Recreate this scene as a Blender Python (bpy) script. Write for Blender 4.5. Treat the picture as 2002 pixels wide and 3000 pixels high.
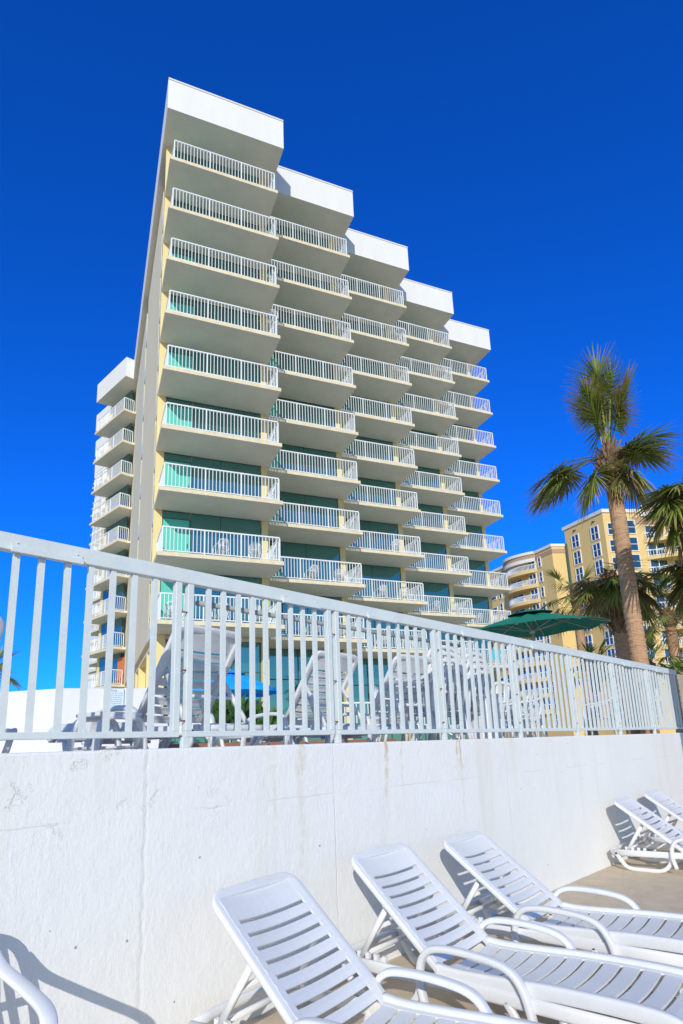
import bpy, bmesh, math, random
from mathutils import Vector, Matrix
random.seed(7)
R = math.radians
for o in list(bpy.data.objects): bpy.data.objects.remove(o)
scene = bpy.context.scene
COL = scene.collection

# ------------------------------------------------------------------ camera
cam = bpy.data.cameras.new("camera")
cam.sensor_fit = 'VERTICAL'; cam.sensor_height = 36.0; cam.sensor_width = 24.0
cam.lens = 21.187; cam.shift_y = 0.0949
cam.clip_start = 0.05; cam.clip_end = 9000
co = bpy.data.objects.new("camera", cam); COL.objects.link(co)
PITCH, ROLL = 0.225583401, -0.037789
f = Vector((0, math.cos(PITCH), math.sin(PITCH)))
u0 = Vector((0, -math.sin(PITCH), math.cos(PITCH))); x0 = Vector((1, 0, 0))
rt = x0*math.cos(ROLL) + u0*math.sin(ROLL)
up = -x0*math.sin(ROLL) + u0*math.cos(ROLL)
m = Matrix.Identity(4)
for i in range(3):
    m[i][0] = rt[i]; m[i][1] = up[i]; m[i][2] = -f[i]
m.translation = Vector((0, 0, 1.6))
co.matrix_world = m
scene.camera = co

# ------------------------------------------------------------------ light
SUN_EL, SUN_AZ = R(22.5), R(182.4)          # azimuth clockwise from +Y
w = bpy.data.worlds.new("World"); scene.world = w; w.use_nodes = True
nt = w.node_tree; nt.nodes.clear()
sky = nt.nodes.new('ShaderNodeTexSky'); sky.sky_type = 'NISHITA'; sky.sun_disc = False
sky.sun_elevation = SUN_EL; sky.sun_rotation = SUN_AZ
sky.air_density = 1.0; sky.dust_density = 0.15; sky.ozone_density = 6.0; sky.altitude = 0
hs = nt.nodes.new('ShaderNodeHueSaturation'); hs.inputs['Saturation'].default_value = 1.12
hs.inputs['Hue'].default_value = 0.5; hs.inputs['Value'].default_value = 1.0
bg = nt.nodes.new('ShaderNodeBackground'); bg.inputs['Strength'].default_value = 0.15
wo = nt.nodes.new('ShaderNodeOutputWorld')
# clean polarised blue away from the sun, paler towards it
wc = nt.nodes.new('ShaderNodeTexCoord'); dp = nt.nodes.new('ShaderNodeVectorMath'); dp.operation = 'DOT_PRODUCT'
dp.inputs[1].default_value = (-math.sin(SUN_AZ), -math.cos(SUN_AZ), 0)
nt.links.new(wc.outputs['Generated'], dp.inputs[0])
mr = nt.nodes.new('ShaderNodeMapRange'); mr.interpolation_type = 'SMOOTHSTEP'
mr.inputs[1].default_value = -.15; mr.inputs[2].default_value = .42; mr.inputs[3].default_value = 0; mr.inputs[4].default_value = 1
nt.links.new(dp.outputs['Value'], mr.inputs[0])
tc_ = nt.nodes.new('ShaderNodeMix'); tc_.data_type = 'RGBA'
tc_.inputs[6].default_value = (1.08, 1.0, .98, 1); tc_.inputs[7].default_value = (.08, .66, 1.52, 1)
nt.links.new(mr.outputs[0], tc_.inputs[0])
tint = nt.nodes.new('ShaderNodeMix'); tint.data_type = 'RGBA'; tint.blend_type = 'MULTIPLY'; tint.inputs[0].default_value = 1
nt.links.new(sky.outputs[0], hs.inputs['Color']); nt.links.new(hs.outputs[0], tint.inputs[6])
nt.links.new(tc_.outputs[2], tint.inputs[7]); nt.links.new(tint.outputs[2], bg.inputs[0])
nt.links.new(bg.outputs[0], wo.inputs[0])
sl = bpy.data.lights.new("sun", 'SUN'); sl.energy = 3.3; sl.angle = R(0.5); sl.color = (1, .94, .84)
so = bpy.data.objects.new("sun", sl); COL.objects.link(so)
sd = Vector((math.sin(SUN_AZ)*math.cos(SUN_EL), math.cos(SUN_AZ)*math.cos(SUN_EL), math.sin(SUN_EL)))
so.rotation_euler = sd.to_track_quat('Z', 'Y').to_euler(); so.location = sd*50
vs = scene.view_settings
vs.view_transform = 'Standard'; vs.look = 'None'; vs.exposure = 0.0; vs.gamma = 1.0; vs.use_curve_mapping = False

# ------------------------------------------------------------------ materials
MATS = {}
def mat(name, col, rough=.6, metal=0.0, noise=None, bump=None, spec=None, coat=0, trans=0):
    """noise=(scale, amount, col2[, stretch z]) mixes a second colour; bump=(scale, strength)."""
    if name in MATS: return MATS[name]
    mt = bpy.data.materials.new(name); mt.use_nodes = True
    t = mt.node_tree; b = t.nodes['Principled BSDF']
    b.inputs['Base Color'].default_value = (*col, 1); b.inputs['Roughness'].default_value = rough
    b.inputs['Metallic'].default_value = metal
    if spec is not None: b.inputs['Specular IOR Level'].default_value = spec
    if coat: b.inputs['Coat Weight'].default_value = coat
    tc = t.nodes.new('ShaderNodeTexCoord')
    if noise:
        mp = t.nodes.new('ShaderNodeMapping'); mp.inputs['Scale'].default_value = (1, 1, noise[3] if len(noise) > 3 else 1)
        t.links.new(tc.outputs['Object'], mp.inputs[0])
        n = t.nodes.new('ShaderNodeTexNoise'); n.inputs['Scale'].default_value = noise[0]
        n.inputs['Detail'].default_value = 6; n.inputs['Roughness'].default_value = .65
        t.links.new(mp.outputs[0], n.inputs['Vector'])
        r = t.nodes.new('ShaderNodeMapRange'); r.inputs[1].default_value = .35; r.inputs[2].default_value = .7
        r.inputs[3].default_value = 0; r.inputs[4].default_value = noise[1]
        t.links.new(n.outputs[0], r.inputs[0])
        mx = t.nodes.new('ShaderNodeMix'); mx.data_type = 'RGBA'
        mx.inputs[6].default_value = (*col, 1); mx.inputs[7].default_value = (*noise[2], 1)
        t.links.new(r.outputs[0], mx.inputs[0]); t.links.new(mx.outputs[2], b.inputs['Base Color'])
    if bump:
        n2 = t.nodes.new('ShaderNodeTexNoise'); n2.inputs['Scale'].default_value = bump[0]; n2.inputs['Detail'].default_value = 5
        t.links.new(tc.outputs['Object'], n2.inputs['Vector'])
        bp = t.nodes.new('ShaderNodeBump'); bp.inputs['Strength'].default_value = bump[1]; bp.inputs['Distance'].default_value = .02
        t.links.new(n2.outputs[0], bp.inputs['Height']); t.links.new(bp.outputs[0], b.inputs['Normal'])
    MATS[name] = mt; return mt

M_FASCIA = mat('white_stucco', (.81, .81, .78), .8, noise=(1.6, .55, (.72, .72, .68), .18), bump=(20, .15))
M_SOFFIT = mat('soffit_paint', (.84, .79, .66), .85, noise=(.9, .7, (.72, .67, .55)), bump=(30, .1))
def rusty(mt, thr=.69, col=(.40,.24,.12)):
    t = mt.node_tree; b = t.nodes['Principled BSDF']; tc = t.nodes['Texture Coordinate']
    n = t.nodes.new('ShaderNodeTexNoise'); n.inputs['Scale'].default_value = 1.7; n.inputs['Detail'].default_value = 9; n.inputs['Roughness'].default_value = .72
    t.links.new(tc.outputs['Object'], n.inputs['Vector'])
    r = t.nodes.new('ShaderNodeMapRange'); r.inputs[1].default_value = thr; r.inputs[2].default_value = thr+.06; r.inputs[4].default_value = .6
    t.links.new(n.outputs[0], r.inputs[0])
    mx = t.nodes.new('ShaderNodeMix'); mx.data_type = 'RGBA'; mx.inputs[7].default_value = (*col, 1)
    t.links.new(b.inputs['Base Color'].links[0].from_socket, mx.inputs[6]); t.links.new(r.outputs[0], mx.inputs[0])
    t.links.new(mx.outputs[2], b.inputs['Base Color'])
rusty(M_SOFFIT)
M_EDGE = mat('cream_edge', (.80, .72, .50), .8, noise=(3.5, .8, (.66, .55, .36)), bump=(30, .1))
rusty(M_EDGE, .64, (.50,.33,.16))
M_YEL = mat('cream_stucco', (.82, .68, .33), .85, noise=(.7, .5, (.76, .62, .30)), bump=(25, .12))
M_BEIGE = mat('pale_stucco', (.80, .71, .51), .85, noise=(.5, .6, (.72, .63, .44), .25), bump=(25, .12))
M_ENDW = mat('cream_end_stucco', (.74,.69,.52), .85, noise=(.5,.6,(.66,.61,.46),.25), bump=(25,.12))
M_RAIL = mat('white_rail_paint', (.80, .82, .83), .45)
M_TEAL = mat('teal_panel', (.10, .58, .46), .45, noise=(1.5, .4, (.08, .50, .40)))
M_GLASS = mat('tinted_glass', (.15, .36, .36), .03, metal=.85, noise=(.35, .5, (.11, .28, .27)))
M_MULL = mat('dark_mullion', (.04, .09, .08), .5)
M_CONDO = mat('ochre_stucco', (.76, .55, .23), .85, noise=(.4, .5, (.70, .49, .19)), bump=(15, .1))
M_CONDO2 = mat('terracotta_band', (.45, .30, .20), .8)
M_TRIM = mat('condo_trim', (.74, .72, .66), .7)
M_CGLASS = mat('condo_glass', (.09, .20, .25), .05, metal=.85)
M_PLAST = mat('white_resin', (.80, .81, .82), .32, noise=(2.2, .6, (.70, .71, .70)), bump=(60, .03))
M_FENCE = mat('fence_enamel', (.70, .76, .75), .42, noise=(7, .6, (.58, .65, .65)), bump=(40, .08))
M_RUST = mat('rust', (.25, .11, .04), .8)
M_TAN = mat('tan_stucco', (.46, .40, .30), .9, noise=(2, .5, (.40, .35, .26)), bump=(30, .2))
M_UMBG = mat('green_canvas', (.004, .22, .14), .85, bump=(80, .1))
M_UMBB = mat('blue_canvas', (.0, .42, 1.0), .85)
M_ALU = mat('pole_metal', (.55, .53, .48), .4, metal=.3)
def bark():
    mt = mat('palm_bark', (.68, .42, .25), .95, noise=(6, .9, (.46, .27, .15), 4.0), bump=(25, .6))
    t = mt.node_tree; b = t.nodes['Principled BSDF']; tc = t.nodes['Texture Coordinate']
    wv = t.nodes.new('ShaderNodeTexWave'); wv.bands_direction = 'Z'; wv.inputs['Scale'].default_value = 10.5
    wv.inputs['Distortion'].default_value = 5.0; wv.inputs['Detail'].default_value = 3; wv.inputs['Detail Scale'].default_value = 2.5
    t.links.new(tc.outputs['Object'], wv.inputs['Vector'])
    mx = t.nodes.new('ShaderNodeMix'); mx.data_type = 'RGBA'; mx.blend_type = 'MULTIPLY'; mx.inputs[0].default_value = .28
    src = b.inputs['Base Color'].links[0].from_socket
    t.links.new(src, mx.inputs[6]); t.links.new(wv.outputs['Color'], mx.inputs[7]); t.links.new(mx.outputs[2], b.inputs['Base Color'])
    bp = t.nodes['Bump']; t.links.new(wv.outputs['Fac'], bp.inputs['Height']); bp.inputs['Strength'].default_value = .35
    return mt
M_TRUNK = bark()
M_BOOT = mat('palm_boots', (.30, .19, .10), .95, noise=(12, .8, (.16, .10, .06)), bump=(30, .5))
M_SHRUB = mat('shrub_leaf', (.07, .17, .02), .55, noise=(3, .8, (.13, .26, .03)))
M_DKLEAF = mat('dark_leaf', (.04, .11, .03), .5, noise=(3, .8, (.09, .20, .04)))
M_BRICK = mat('terracotta_pavers', (.40, .19, .12), .85, noise=(6, .7, (.30, .15, .10)), bump=(30, .2))
M_BLUEW = mat('blue_letter', (.05, .16, .35), .6)
M_SIGN = mat('sign_face', (.66, .78, .86), .5)
M_ORANGE = mat('orange_door', (.65, .20, .05), .5)
M_DARK = mat('dark_void', (.03, .03, .03), .8)
M_AQUA = mat('aqua_towel', (.10, .50, .60), .9)

def leaf_mat(name, green, green2, tip):
    mt = bpy.data.materials.new(name); mt.use_nodes = True
    t = mt.node_tree; b = t.nodes['Principled BSDF']; b.inputs['Roughness'].default_value = .5
    at = t.nodes.new('ShaderNodeAttribute'); at.attribute_name = 'leafpos'
    oi = t.nodes.new('ShaderNodeSeparateColor'); t.links.new(at.outputs['Color'], oi.inputs[0])
    m1 = t.nodes.new('ShaderNodeMix'); m1.data_type = 'RGBA'
    m1.inputs[6].default_value = (*green, 1); m1.inputs[7].default_value = (*green2, 1)
    t.links.new(oi.outputs[1], m1.inputs[0])
    m2 = t.nodes.new('ShaderNodeMix'); m2.data_type = 'RGBA'; m2.inputs[7].default_value = (*tip, 1)
    t.links.new(m1.outputs[2], m2.inputs[6])
    t.links.new(oi.outputs[0], m2.inputs[0]); t.links.new(m2.outputs[2], b.inputs['Base Color'])
    tr = t.nodes.new('ShaderNodeBsdfTranslucent'); t.links.new(m2.outputs[2], tr.inputs[0])
    ms = t.nodes.new('ShaderNodeMixShader'); ms.inputs[0].default_value = .25
    out = t.nodes['Material Output']
    t.links.new(b.outputs[0], ms.inputs[1]); t.links.new(tr.outputs[0], ms.inputs[2]); t.links.new(ms.outputs[0], out.inputs[0])
    return mt
M_FROND = leaf_mat('palm_frond', (.12, .21, .03), (.38, .44, .09), (.60, .34, .15))
M_FRONDDRY = leaf_mat('palm_frond_dry', (.17, .18, .05), (.36, .27, .12), (.52, .35, .20))

def wall_mat():
    mt = bpy.data.materials.new('painted_seawall'); mt.use_nodes = True
    t = mt.node_tree; N = t.nodes; L = t.links; b = N['Principled BSDF']; b.inputs['Roughness'].default_value = .7
    tc = N.new('ShaderNodeTexCoord'); sp = N.new('ShaderNodeSeparateXYZ'); L.new(tc.outputs['Object'], sp.inputs[0])
    def math_(op, a, b_=None, c=None):
        n = N.new('ShaderNodeMath'); n.operation = op
        for i, v in enumerate((a, b_, c)):
            if v is None: continue
            if isinstance(v, (int, float)): n.inputs[i].default_value = v
            else: L.new(v, n.inputs[i])
        return n.outputs[0]
    def noise(scale, detail=4, sc=(1, 1, 1), rough=.6):
        mp = N.new('ShaderNodeMapping'); mp.inputs['Scale'].default_value = sc; L.new(tc.outputs['Object'], mp.inputs[0])
        n = N.new('ShaderNodeTexNoise'); n.inputs['Scale'].default_value = scale; n.inputs['Detail'].default_value = detail
        n.inputs['Roughness'].default_value = rough; L.new(mp.outputs[0], n.inputs['Vector']); return n.outputs[0]
    def rng(v, a, b_, c=0, d=1):
        n = N.new('ShaderNodeMapRange'); L.new(v, n.inputs[0])
        for i, q in enumerate((a, b_, c, d)): n.inputs[i+1].default_value = q
        return n.outputs[0]
    def mix(fac, a, col):
        n = N.new('ShaderNodeMix'); n.data_type = 'RGBA'; L.new(fac, n.inputs[0])
        if isinstance(a, tuple): n.inputs[6].default_value = (*a, 1)
        else: L.new(a, n.inputs[6])
        n.inputs[7].default_value = (*col, 1); return n.outputs[2]
    X, Zc = sp.outputs[0], sp.outputs[2]
    c = mix(rng(noise(1.3, 5), .4, .7, 0, .6), (.84, .85, .83), (.79, .80, .79))
    # rusty and tan run-down streaks
    st = rng(noise(2.2, 3, (1.6, 1, .10)), .56, .74)
    st = math_('MULTIPLY', st, rng(Zc, .1, 1.5, .15, 1))
    c = mix(math_('MULTIPLY', st, .28), c, (.66, .54, .36))
    for tx, wd, z0, amt in ((3.95, .035, .95, .7), (4.15, .02, 1.0, .35), (5.0, .02, 1.25, .9), (5.07, .013, 1.3, 1.0), (5.05, .03, .8, .4), (3.0, .06, .2, .35), (2.75, .03, .5, .3)):
        d = math_('ABSOLUTE', math_('SUBTRACT', math_('ADD', X, math_('MULTIPLY', math_('SUBTRACT', noise(6, 3), .5), .10)), tx))
        g = rng(d, wd*.25, wd, 1, 0); g = math_('MULTIPLY', g, rng(Zc, z0, 1.6, 0, 1)); g = math_('MULTIPLY', g, rng(noise(14, 4), .35, .6))
        c = mix(math_('MULTIPLY', g, amt), c, (.55, .36, .13))
    # grey scuffs and specks
    c = mix(math_('MULTIPLY', rng(noise(9, 8, (1, 1, 1), .75), .62, .74), .35), c, (.55, .57, .58))
    vo = N.new('ShaderNodeTexVoronoi'); vo.inputs['Scale'].default_value = 7; L.new(tc.outputs['Object'], vo.inputs['Vector'])
    wn = N.new('ShaderNodeSeparateColor'); L.new(vo.outputs['Color'], wn.inputs[0])
    pit = math_('MULTIPLY', math_('LESS_THAN', vo.outputs['Distance'], .055), math_('LESS_THAN', wn.outputs[0], .22))
    c = mix(math_('MULTIPLY', pit, .75), c, (.22, .22, .22))
    # joints
    wob = math_('MULTIPLY', math_('SUBTRACT', noise(9, 4), .5), .05)
    jt = None
    for tx, wd in ((1.80, .020), (3.33, .008), (5.9, .008), (8.75, .012)):
        d = math_('ABSOLUTE', math_('SUBTRACT', math_('ADD', X, wob), tx)); g = rng(d, 0, wd, 1, 0)
        jt = g if jt is None else math_('MAXIMUM', jt, g)
    zj = math_('ADD', Zc, math_('MULTIPLY', math_('SUBTRACT', noise(3, 3), .5), .05))
    hj = math_('MULTIPLY', rng(math_('ABSOLUTE', math_('SUBTRACT', zj, 1.262)), 0, .010, 1, 0), rng(noise(1.5, 2), .42, .55))
    jt = math_('MAXIMUM', jt, hj)
    c = mix(math_('MULTIPLY', jt, .14), c, (.50, .49, .46))
    L.new(c, b.inputs['Base Color'])
    h = math_('ADD', math_('MULTIPLY', noise(3.5, 9, (1, 1, 1), .68), .9), math_('MULTIPLY', noise(30, 6, (1.6, 1, .6), .65), .30))
    chip = math_('MULTIPLY', rng(noise(4.2, 8, (1, 1, 1), .7), .60, .63), math_('MULTIPLY', rng(Zc, .9, 1.3), rng(X, .4, 2.6, 1, .25)))
    h = math_('SUBTRACT', h, math_('MULTIPLY', chip, .35))
    h = math_('SUBTRACT', h, math_('MULTIPLY', jt, .22)); h = math_('SUBTRACT', h, math_('MULTIPLY', pit, .3))
    bp = N.new('ShaderNodeBump'); bp.inputs['Strength'].default_value = .65; bp.inputs['Distance'].default_value = .016
    L.new(h, bp.inputs['Height']); L.new(bp.outputs[0], b.inputs['Normal'])
    return mt
M_WALL = wall_mat()

# ------------------------------------------------------------------ mesh builder
class MB:
    def __init__(s): s.v = []; s.f = []; s.mi = []; s.col = []; s.sm = []
    def add(s, vs, fs, mi=0, smooth=False, cols=None):
        n = len(s.v); s.v += [tuple(v) for v in vs]
        for q in fs: s.f.append(tuple(i+n for i in q)); s.mi.append(mi); s.sm.append(smooth)
        s.col += (cols if cols else [(0, 0, 0, 1)]*len(vs))
        return s
    def box(s, a, b, mi=0):
        x0, y0, z0 = a; x1, y1, z1 = b
        vs = [(x0,y0,z0),(x1,y0,z0),(x1,y1,z0),(x0,y1,z0),(x0,y0,z1),(x1,y0,z1),(x1,y1,z1),(x0,y1,z1)]
        return s.add(vs, [(3,2,1,0),(4,5,6,7),(0,1,5,4),(1,2,6,5),(2,3,7,6),(3,0,4,7)], mi)
    def bar(s, p, q, w, h, mi=0, up=(0,0,1)):
        p = Vector(p); q = Vector(q); d = (q-p).normalized(); upv = Vector(up)
        if abs(d.dot(upv)) > .98: upv = Vector((0,1,0))
        x = d.cross(upv).normalized(); y = x.cross(d).normalized()
        vs = []
        for c in (p, q):
            for sx, sy in ((-1,-1),(1,-1),(1,1),(-1,1)): vs.append(c + x*sx*w/2 + y*sy*h/2)
        return s.add(vs, [(0,3,2,1)[::-1],(4,5,6,7)[::-1] and (7,6,5,4),(0,1,5,4),(1,2,6,5),(2,3,7,6),(3,0,4,7)], mi)
    def prism(s, poly, z0, z1, mi=0, mtop=None, mbot=None):
        n = len(poly); vs = [(x,y,z0) for x,y in poly] + [(x,y,z1) for x,y in poly]
        s.add(vs, [(i,(i+1)%n,(i+1)%n+n,i+n) for i in range(n)], mi)
        s.add([(x,y,z1) for x,y in poly], [tuple(range(n))], mi if mtop is None else mtop)
        s.add([(x,y,z0) for x,y in poly], [tuple(range(n))[::-1]], mi if mbot is None else mbot)
        return s
    def sweep(s, path, w, h, side=(0,1,0), mi=0, closed=False, n=10, pw=.55, cap=True, taper=None):
        """rounded-rectangle profile swept along a path; w across 'side', h along the other axis."""
        P = [Vector(p) for p in path]; N = len(P); rings = []
        sd = Vector(side).normalized()
        for i in range(N):
            a = P[i-1] if (i > 0 or closed) else P[i]; b = P[(i+1) % N] if (i < N-1 or closed) else P[i]
            d = (b-a).normalized(); x = (sd - d*sd.dot(d))
            x = x.normalized() if x.length > 1e-4 else Vector((1,0,0)); y = d.cross(x)
            k = taper(i/(N-1)) if taper else 1
            ring = []
            for j in range(n):
                t = 2*math.pi*(j+.5)/n; c, q = math.cos(t), math.sin(t)
                ring.append(P[i] + x*(math.copysign(abs(c)**pw, c)*w*k/2) + y*(math.copysign(abs(q)**pw, q)*h*k/2))
            rings.append(ring)
        vs = [v for r_ in rings for v in r_]; fs = []
        for i in range(N if closed else N-1):
            i2 = (i+1) % N
            for j in range(n): fs.append((i*n+j, i*n+(j+1)%n, i2*n+(j+1)%n, i2*n+j))
        if cap and not closed: fs.append(tuple(range(n))[::-1]); fs.append(tuple((N-1)*n+j for j in range(n)))
        return s.add(vs, fs, mi, True)
    def strip(s, rows, th, nrm, mi=0):
        """rows: list of (left point, ..., right point) lists of equal length; extruded by th against nrm."""
        nv = Vector(nrm).normalized(); m_ = len(rows[0]); n = len(rows)
        top = [Vector(p) for r_ in rows for p in r_]; bot = [p - nv*th for p in top]; k = n*m_
        fs = []
        for i in range(n-1):
            for j in range(m_-1):
                a, b, c, d = i*m_+j, i*m_+j+1, (i+1)*m_+j+1, (i+1)*m_+j
                fs += [(a,b,c,d), (d+k,c+k,b+k,a+k)]
        rim = [j for j in range(m_)] + [i*m_+m_-1 for i in range(1,n)] + [(n-1)*m_+j for j in range(m_-2,-1,-1)] + [i*m_ for i in range(n-2,0,-1)]
        for a, b in zip(rim, rim[1:]+rim[:1]): fs.append((b, a, a+k, b+k))
        return s.add(top+bot, fs, mi, False)
    def lathe(s, prof, c=(0,0,0), n=16, mi=0, smooth=True):
        vs = []; fs = []
        for r_, z in prof:
            for j in range(n): t = 2*math.pi*j/n; vs.append((c[0]+r_*math.cos(t), c[1]+r_*math.sin(t), c[2]+z))
        for i in range(len(prof)-1):
            for j in range(n): fs.append((i*n+j, i*n+(j+1)%n, (i+1)*n+(j+1)%n, (i+1)*n+j))
        return s.add(vs, fs, mi, smooth)
    def build(s, name, mats, parent=None, attr=False):
        me = bpy.data.meshes.new(name); me.from_pydata(s.v, [], s.f); 
        mats = mats if isinstance(mats, (list, tuple)) else [mats]
        for m_ in mats: me.materials.append(m_)
        me.polygons.foreach_set('material_index', s.mi); me.polygons.foreach_set('use_smooth', s.sm)
        if attr:
            ca = me.color_attributes.new('leafpos', 'FLOAT_COLOR', 'POINT')
            ca.data.foreach_set('color', [c for q in s.col for c in q])
        me.update()
        if not attr:
            bm = bmesh.new(); bm.from_mesh(me); bmesh.ops.recalc_face_normals(bm, faces=bm.faces); bm.to_mesh(me); bm.free()
        o = bpy.data.objects.new(name, me); COL.objects.link(o)
        if parent: o.parent = parent
        return o
def bevel(o, wd, seg=2):
    b = o.modifiers.new('bevel', 'BEVEL'); b.width = wd; b.segments = seg; b.limit_method = 'ANGLE'; b.angle_limit = R(40)
    b.harden_normals = False
    return o
def tag(o, label, cat, group=None):
    o['label'] = label; o['category'] = cat
    if group: o['group'] = group
    return o
def thing(name, loc=(0,0,0), rz=0):
    o = bpy.data.objects.new(name, None); COL.objects.link(o); o.location = loc; o.rotation_euler = (0,0,rz)
    o.empty_display_size = .2; return o
def struct(o): o['kind'] = 'structure'; return o
def copy_tree(o, parent=None):
    c = o.copy(); COL.objects.link(c)
    if parent: c.parent = parent
    for ch in list(o.children): copy_tree(ch, c)
    return c
def arc(c, r, a0, a1, n, plane='xz'):
    out = []
    for i in range(n+1):
        a = R(a0 + (a1-a0)*i/n)
        if plane == 'xz': out.append((c[0]+r*math.cos(a), c[1], c[2]+r*math.sin(a)))
        else: out.append((c[0]+r*math.cos(a), c[1]+r*math.sin(a), c[2]))
    return out
def smooth_path(pts, n=6):
    """Catmull-Rom through points"""
    P = [Vector(p) for p in pts]; P = [P[0]*2-P[1]] + P + [P[-1]*2-P[-2]]; out = []
    for i in range(1, len(P)-2):
        for k in range(n):
            t = k/n; a, b, c, d = P[i-1], P[i], P[i+1], P[i+2]
            out.append(.5*((2*b) + (c-a)*t + (2*a-5*b+4*c-d)*t*t + (3*b-a-3*c+d)*t**3))
    out.append(P[-2]); return out

# wall frame: X runs along the seawall, Y from the beach patio towards the pool deck
WROT = R(90) - 0.765953866
WX = Vector((math.cos(WROT), math.sin(WROT), 0)); WY = Vector((-math.sin(WROT), math.cos(WROT), 0))
def W(t, y, z=0): return WX*t + WY*y + Vector((0,0,z))
# tower frame
TROT = R(90) - 1.17136878
TX = Vector((math.cos(TROT), math.sin(TROT), 0)); TY = Vector((-math.sin(TROT), math.cos(TROT), 0))
DECK = 1.56; WALLY = 3.35

# ------------------------------------------------------------------ setting
g = MB(); g.box((-4000,-4000,-.5), (4000,4000,-.012))
struct(g.build('ground', mat('beach_sand', (.58,.50,.37), .95, noise=(.8,.6,(.50,.43,.31)), bump=(6,.4))))
def concrete():
    return mat('patio_concrete', (.70,.57,.41), .9, noise=(5,.8,(.54,.44,.31)), bump=(90,.35))
g = MB(); g.box((-8,-7,-.2), (30,WALLY,0))
o = struct(g.build('patio', concrete())); o.rotation_euler[2] = WROT
g = MB(); g.add([(-4000,-4000,.01),(4000,-4000,.01),(4000,-70,.01),(-4000,-70,.01)], [(0,1,2,3)])
struct(g.build('sea', mat('sea_water', (.02,.10,.13), .15, bump=(.3,.5))))
g = MB(); g.box((-14,WALLY+.26,-.3), (40,30,DECK))
o = struct(g.build('pool_deck', mat('deck_pavers', (.64,.56,.46), .9, noise=(3,.5,(.56,.48,.39)), bump=(40,.2)))); o.rotation_euler[2] = WROT

# seawall with a slightly eased top edge
g = MB(); g.box((-8,WALLY,-.2), (32,WALLY+.26,1.635))
o = g.build('seawall', M_WALL); o.rotation_euler[2] = WROT; bevel(o, .015, 2)
tag(o, 'long white painted concrete wall with cracks and rust stains between patio and pool deck', 'wall')

# beige wall after the last fence panel
g = MB(); g.box((12.62,WALLY+.03,1.639), (17,WALLY+.22,2.72))
o = g.build('tan_wall', M_TAN); o.rotation_euler[2] = WROT
tag(o, 'plain tan stucco wall at the right end of the white fence', 'wall')

# ------------------------------------------------------------------ fence
FY = WALLY+.06
fence = thing('metal_fence', W(0,0,0), WROT)
tag(fence, 'white enamelled metal picket fence standing on top of the seawall', 'fence')
posts = [-2.48, -.97, .54, 2.05, 3.42, 4.87, 6.36, 7.88, 9.38, 10.90, 12.45]
g = MB(); g.box((-2.5,FY-.03,2.695), (12.53,FY+.03,2.79)); 
bevel(g.build('top_rail', M_FENCE, fence), .006)
g = MB()
g.sweep([(2.2,FY+.075,2.60),(3.8,FY+.075,2.60),(5.4,FY+.075,2.60)], .035, .035)
g.build('rear_grab_rail', mat('weathered_rail', (.34,.36,.36), .7), fence)
for i, t0 in enumerate(posts[:-1]):
    t1 = posts[i+1]; a, b = t0+.022, t1-.022
    g = MB()
    g.box((a,FY-.022,1.70), (b,FY+.022,1.737))
    for e, sgn in ((a,1), (b,-1)):
        x0_, x1_ = sorted((e, e+sgn*.045)); g.box((x0_,FY-.024,1.737), (x1_,FY+.024,2.695))
        # foot gusset down to the wall top
    g.box((a-.016,FY-.02,1.635), (a+.03,FY+.02,1.70))
    fr = bevel(g.build('fence_panel', M_FENCE, fence), .004)
    n = 9
    for k in range(n):
        x = a+.045 + (b-a-.09)*(k+1)/(n+1) - .016 + random.uniform(-.004,.004)
        p = MB(); p.box((x,FY-.013,1.737), (x+.032,FY+.013,2.695)); p.build('picket', M_FENCE, fr)
    # stiffener plate under the rail
    c = (t0+t1)/2 + (.33 if i == 3 else -.12)
    g = MB(); g.box((c-.19,FY-.052,2.683), (c+.19,FY-.0305,2.712)); g.box((c-.19,FY-.036,2.7121), (c+.19,FY-.0305,2.735))
    g.lathe([(.0,0),(.007,0),(.007,.004),(0,.004)], (c-.16,FY-.036,2.735), 8); g.lathe([(.0,0),(.007,0),(.007,.004),(0,.004)], (c+.16,FY-.036,2.735), 8)
    g.build('stiffener_plate', M_FENCE, fence)
    g = MB()
    for zz in (1.80,2.12,2.50): g.sweep([(t0-.02,FY-.015,zz),(t0+.02,FY-.015,zz)], .010, .010, side=(0,1,0), n=6)
    g.build('panel_bolt', M_RUST, fence)

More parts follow.
